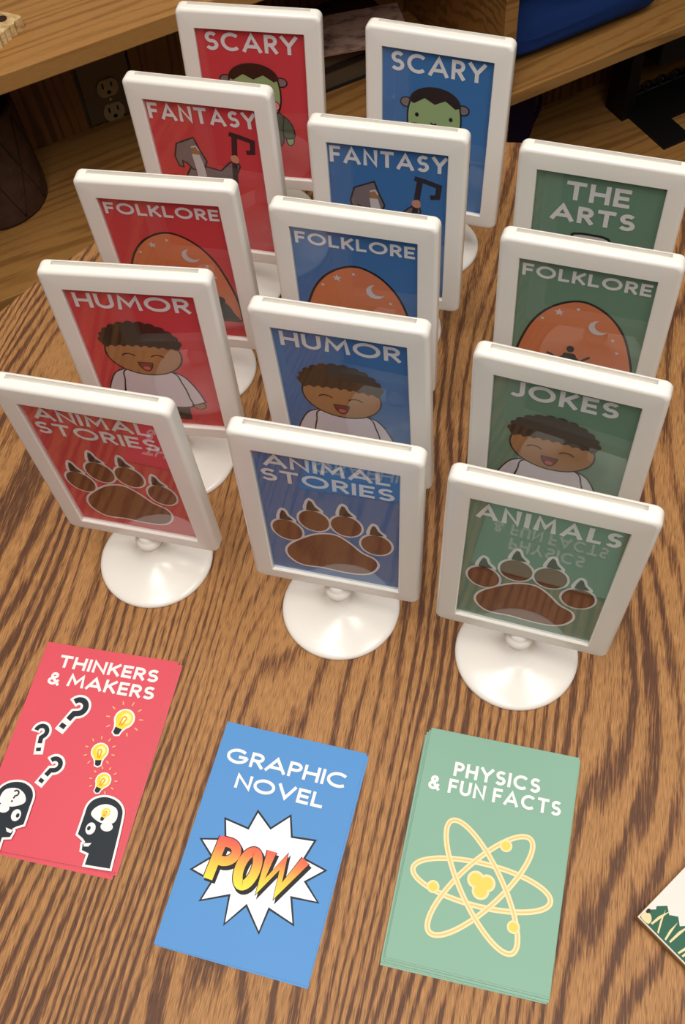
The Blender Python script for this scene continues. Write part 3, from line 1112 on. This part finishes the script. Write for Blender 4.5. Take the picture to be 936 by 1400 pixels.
top = stack('green', 6.72, 17.0, -18.9, [(-0.28, -0.42, 0.5), (-0.05, -0.36, -0.3), (-0.25, -0.25, 0.2), (0.06, -0.26, -0.4), (-0.1, -0.12, 0.2), (0.05, -0.1, -0.2), (0, 0, 0)],
            'sage green card reading PHYSICS & FUN FACTS with a yellow atom, topmost of its stack',
            ['lowest green card of the right stack, poking out furthest at the bottom', 'green card lying directly on the lowest one of the right stack', 'third green card from the bottom of the right stack',
             'middle green card of the right stack, fourth from the bottom', 'fifth green card from the bottom of the right stack', 'green card directly beneath the PHYSICS & FUN FACTS card'],
            'green cards stacked at the right of the table front')
a = Art()
text(a, 'PHYSICS', -2.98, 2.75, 4.52, 5.5, 0.2, INK['white'])
text(a, '&', -4.48, -3.7, 3.3, 4.28, 0.2, INK['white'])
text(a, 'FUN FACTS', -3.15, 4.25, 3.3, 4.28, 0.2, INK['white'])
o = a.build('lettering', top, recalc=False)
o.location = (0, 0, CT * S)
o['label'] = 'white capital lettering'
a = Art()
art_atom(a)
o = a.build('atom_symbol', top, recalc=False)
o.location = (0, 0, CT * S)

# ------------------------------------------------------------------ picture board at the right edge of the table
BOARD_EDGE = mat('raw_board_edge', (150, 118, 78), 0.7, 0.2)
bk = empty('picture_board', (15.106, 12.15, 0), R(35.5))
tag(bk, 'thin board with white top and green leafy border at the right edge of the table', 'board')
L1, L2 = 13.0, -19.0
b = MB()
b.box(0, L1, L2, 0, 0, 0.74, BOARD_EDGE)
bevel(b.build('board', bk), 0.06, 2)
b = MB()
b.box(0.05, L1 - 0.05, L2 + 0.05, -0.05, 0.74, 0.78, mat('white_board_face', (224, 218, 212), 0.45, 0.4))
fc = b.build('printed_face', bk)
a = Art(clip=(0.12, L1 - 0.12, L2 + 0.12, -0.12))
gm = mat('leaf_green_ink', (34, 92, 72), 0.5, 0.3)
bl_ = mat('pale_blade_ink', (226, 208, 160), 0.5, 0.3)
rnd = random.Random(4)
# the green strip runs along the left short edge (local x small), leaves growing towards +x
P = [(0.1, L2 + 0.12)]
k = 0
yy = L2 + 0.12
while yy < -0.25:
    P.append((1.5 + 0.4 * rnd.random() + (0.2 if k % 2 else -0.2), yy))
    yy += 0.42
    k += 1
P += [(1.2, -0.5), (0.9, -0.25), (0.1, -0.14)]
a.poly(P, gm)
for i in range(38):
    y0 = -0.45 - i * 0.48 + rnd.uniform(-0.2, 0.2)
    d = rnd.uniform(-0.6, 0.6)
    x0 = rnd.uniform(0.15, 0.5)
    ln = rnd.uniform(1.0, 2.0)
    a.poly([(x0, y0 - 0.05), (x0 + ln, y0 + d - 0.01), (x0 + ln * 0.45, y0 + d * 0.4 + 0.12), (x0, y0 + 0.06)], bl_)
a.poly(smooth_loop([(0.15, -0.2), (0.5, -0.15), (0.7, -0.45), (0.45, -0.75), (0.15, -0.7)], 4), bl_)
a.poly(ell(0.75, -0.25, 0.16, 0.1), mat('dark_leaf_ink', (52, 46, 44), 0.6, 0.2))
o = a.build('leafy_border', fc, recalc=False)
o.location = (0, 0, 0.78 * S)
o['label'] = 'green border with pale blades'

# ------------------------------------------------------------------ things in the bookcase
# brown round bin
BINM = mat('brown_quilted_leather', (92, 62, 46), 0.6, 0.3)
g_ = NT(BINM)
tc_ = g_.n('ShaderNodeTexCoord').outputs['Object']
g_.l(g_.ramp(g_.noise(g_.mapping(tc_, scale=(70, 70, 70)), 1.0, 4.0, 0.6), [(0.3, (62, 42, 32)), (0.7, (82, 57, 44))]), g_.b.inputs['Base Color'])
bn = case('bin', (6.6, 122.9, -24.5))
tag(bn, 'dark brown round bin standing on the bookcase shelf beside the outlet', 'bin')
b = MB()
n = 72
prof = [(7.9, 0.0), (8.0, 0.5), (7.95, 3), (7.8, 6), (7.6, 9), (7.4, 12), (7.3, 13.6), (7.2, 14.2), (6.9, 14.2), (6.8, 13.6), (6.9, 8), (7.1, 0.8)]
BK = 0.84
b.lathe([(r * BK, z) for r, z in prof], BINM, n, cap_top=True)
b.build('body', bn)
b = MB()
for k in range(10):
    for sgn in (-1, 1):
        pts = []
        for j in range(13):
            t = j / 12
            z = 0.6 + 12.6 * t
            r = (7.98 - 0.62 * (z / 13.6) ** 1.3) * BK
            an = 2 * pi * k / 10 + sgn * 0.62 * t
            pts.append((r * cos(an), r * sin(an), z))
        b.tube(pts, 0.09, mat('dark_stitching', (52, 34, 26), 0.7, 0.2), 6)
b.build('quilted_stitching', bn)
b = MB()
b.tube([(7.05 * BK * cos(2 * pi * i / 60), 7.05 * BK * sin(2 * pi * i / 60), 14.0) for i in range(60)], 0.32, BINM, 8, True)
b.build('rim', bn)

# rough cream board on the upper shelf, top-left corner of the view
CREAM = mat('rough_cream_wood', (206, 180, 132), 0.75, 0.2)
g_ = NT(CREAM)
tc_ = g_.n('ShaderNodeTexCoord').outputs['Object']
g_.l(g_.ramp(g_.noise(g_.mapping(tc_, scale=(90, 22, 90)), 1.0, 4.0, 0.7), [(0.35, (168, 126, 76)), (0.55, (214, 188, 140)), (0.75, (228, 208, 166))]), g_.b.inputs['Base Color'])
sg = case('wooden_plaque', (15.8, 111.0, 3.5))
sg.rotation_euler = (0, 0, E_YAW + R(33))
tag(sg, 'rough cream wooden plaque with a notched edge at the left on the upper shelf', 'plaque')
b = MB()
Lx = 20.0
pts = [(-Lx, 0.0)]
k = 0
x = -Lx
rnd = random.Random(7)
while x < -0.5:
    pts.append((x, 0.22 * (k % 2) + rnd.uniform(-0.06, 0.06)))
    x += 0.42
    k += 1
pts += [(-0.15, 0.05), (0.0, 0.35), (-0.15, 2.0), (-0.45, 3.4), (-0.3, 4.8), (-0.5, 6.2), (-0.3, 12.0), (-Lx, 12.0)]
n = len(pts)
b.add([(x, y, 0) for x, y in pts] + [(x, y, 1.3) for x, y in pts], [tuple(reversed(range(n))), tuple(range(n, 2 * n))] + [(i, (i + 1) % n, n + (i + 1) % n, n + i) for i in range(n)], CREAM)
b.build('board', sg)
b = MB()
b.add([(x, y, 1.36) for x, y in [(-19, 2.1), (-3.4, 2.1), (-1.6, 3.2), (-1.3, 5.0), (-1.4, 11), (-19, 11)]], [(0, 1, 2, 3, 4, 5)], mat('lavender_paint', (208, 196, 206), 0.6, 0.3))
b.build('painted_panel', sg, recalc=False)
b = MB()
b.lathe([(0.52, 1.3), (0.5, 1.42), (0.3, 1.46)], mat('dark_knot', (52, 34, 28), 0.7, 0.2), 20, cx=-1.35, cy=1.7)
b.build('knot', sg)

# blue folded fabric on the middle shelf
BLUE_CLOTH = mat('navy_blue_cloth', (22, 46, 98), 0.85, 0.15)
def soft_block(name, L, D, H, m, seed, parent, amp=0.5, nx=40, ny=30, nz=12, fold=0.0):
    """a plump folded bundle with creases"""
    b = MB()
    me = bmesh.new()
    bmesh.ops.create_grid(me, x_segments=1, y_segments=1, size=1)
    me.free()
    from mathutils import noise as NZ
    vs, fs = [], []
    NU, NV = 80, 36
    for j in range(NV + 1):
        ph = -pi / 2 + pi * j / NV
        for i in range(NU):
            th = 2 * pi * i / NU
            def sp(v, e):
                return math.copysign(abs(v) ** e, v)
            x = L / 2 * sp(cos(ph), 0.5) * sp(cos(th), 0.28)
            y = D / 2 * sp(cos(ph), 0.5) * sp(sin(th), 0.28)
            z = H / 2 * sp(sin(ph), 0.75)
            q = Vector((x * 0.11 + seed, y * 0.16, z * 0.3))
            d = NZ.noise(q) * amp + NZ.noise(q * 2.7) * amp * 0.45
            cr = abs(NZ.noise(Vector((x * 0.06 + y * 0.1 + seed, z * 0.4, 3.0)))) * fold
            up = max(0.0, sin(ph) * 0.8 + 0.4)
            z2 = z + (d - cr) * up
            k = 1 + 0.03 * NZ.noise(Vector((x * 0.2, y * 0.2, z * 0.8 + seed)))
            z2 = max(z2, -H / 2)
            vs.append((x * k, y * k, z2 + H / 2))
    for j in range(NV):
        for i in range(NU):
            k = (i + 1) % NU
            fs.append((j * NU + i, j * NU + k, (j + 1) * NU + k, (j + 1) * NU + i))
    b.add(vs, fs, m, True)
    return b.build(name, parent)
o = soft_block('folded_blanket', 28.5, 19.0, 6.8, BLUE_CLOTH, 3.3, None, amp=1.3, fold=2.2)
q = Vector((cos(E_YAW), sin(E_YAW), 0)) * 91.4 + Vector((-sin(E_YAW), cos(E_YAW), 0)) * 118.0
o.location = (q.x * S, q.y * S, -24.5 * S)
o.rotation_euler = (0, 0, E_YAW)
tag(o, 'folded royal blue cloth lying on the middle shelf at the right', 'blanket')

# dark books with a pale magazine on top, behind the back row
def book(name, x, y, z, w, d, h, m, rz, label, cat, group=None):
    e = case(name, (x, y, z))
    e.rotation_euler = (0, 0, E_YAW + R(rz))
    tag(e, label, cat, group)
    b = MB()
    b.box(-w / 2, w / 2, -d / 2, d / 2, 0, 0.25, m)
    b.box(-w / 2, w / 2, -d / 2, d / 2, h - 0.25, h, m)
    b.box(-w / 2, -w / 2 + 0.25, -d / 2, d / 2, 0.25, h - 0.25, m)
    b.build('cover', e)
    b = MB()
    b.box(-w / 2 + 0.25, w / 2 - 0.4, -d / 2 + 0.4, d / 2 - 0.4, 0.25, h - 0.25, mat('dull_pages', (96, 80, 62), 0.8, 0.1))
    b.build('pages', e)
    return e
DKB = mat('dark_brown_cover', (52, 34, 26), 0.6, 0.3)
DKC = mat('charcoal_cover', (36, 32, 32), 0.6, 0.3)
book('book', 58, 124.0, -24.5, 17, 10.5, 3.3, DKC, 0, 'charcoal book lying lowest under the pale magazine on the shelf', 'book', 'dark books under the magazine')
book('book', 58, 124.0, -21.2, 16.5, 10.2, 3.0, DKB, 0, 'dark brown book lying directly under the pale magazine on the shelf', 'book', 'dark books under the magazine')
MAGM = bpy.data.materials.new('pale_pink_print')
g_ = NT(MAGM)
tc_ = g_.n('ShaderNodeTexCoord').outputs['Object']
c_ = g_.ramp(g_.noise(g_.mapping(tc_, scale=(22, 46, 20)), 1.0, 4.0, 0.7), [(0.34, (96, 70, 66)), (0.5, (196, 158, 142)), (0.7, (214, 184, 168))])
g_.l(c_, g_.b.inputs['Base Color'])
g_.b.inputs['Roughness'].default_value = 0.5
mg = case('magazine', (58.5, 123.2, -18.2))
mg.rotation_euler = (0, 0, E_YAW - R(16))
tag(mg, 'pale pink magazine with dark pattern lying on dark books between the two back signs', 'magazine')
b = MB()
b.box(-9.5, 9.5, -6.4, 2.4, 0.0, 0.3, mat('pink_pages', (170, 136, 122), 0.7, 0.2))
b.build('pages', mg)
b = MB()
b.box(-9.6, 9.6, -6.5, 2.5, 0.3, 0.36, MAGM)
b.build('front_cover', mg)

# purple pouch on the bottom shelf
PURPLE = mat('dark_purple_cloth', (34, 18, 56), 0.8, 0.2)
pb = case('purple_bag', (89.6, 124.2, -52.5))
tag(pb, 'small dark purple bag with a loop handle under the middle shelf', 'bag')
soft_block('body', 9.0, 6.0, 14.0, PURPLE, 9.0, pb, amp=0.3)
b = MB()
b.tube([(4.7 + 1.9 * sin(pi * t / 12), -0.8, 2.5 + 9.5 * t / 12) for t in range(13)], 0.36, PURPLE, 8)
b.build('handle', pb)

# black scrollwork rack on the bottom shelf
rk = case('metal_rack', (112.4, 108.9, -52.5))
tag(rk, 'black metal rack with scrollwork and flat feet on the lowest shelf at right', 'rack')
b = MB()
WID, DEP = 38.0, 15.0
b.box(0, 5.8, 0, DEP, 0, 0.5, BLACK)
b.box(WID - 5.8, WID, 0, DEP, 0, 0.5, BLACK)
b.box(5.8, WID - 5.8, 0, 1.8, 0, 0.5, BLACK)
b.box(5.8, WID - 5.8, 6.0, DEP, 0, 0.5, BLACK)
b.build('base_frame', rk)
b = MB()
b.box(0.9, WID - 0.9, 6.2, 13.0, 11.8, 23.5, BLACK)
bevel(b.build('upper_tray', rk), 0.3, 2)
b = MB()
b.box(-1.5, 0.9, 10.0, DEP - 0.3, 0.0, 23.5, BLACK)  # widened outward so its black also stands in for shadow behind the rack
b.build('side_panel', rk)
b = MB()
b.box(WID - 0.9, WID + 1.5, 10.0, DEP - 0.3, 0.0, 23.5, BLACK)
b.build('side_panel', rk)
b = MB()
for k in range(9):
    cx = 6.2 + k * 3.1
    pts = [(cx + (1.2 - 0.075 * t) * cos(0.55 * t), 13.8, 1.7 + (1.2 - 0.075 * t) * sin(0.55 * t)) for t in range(15)]
    b.tube(pts, 0.3, BLACK, 8)
b.tube([(0.6, 13.8, 0.75), (WID - 0.6, 13.8, 0.75)], 0.3, BLACK, 8)
b.build('scrollwork', rk)
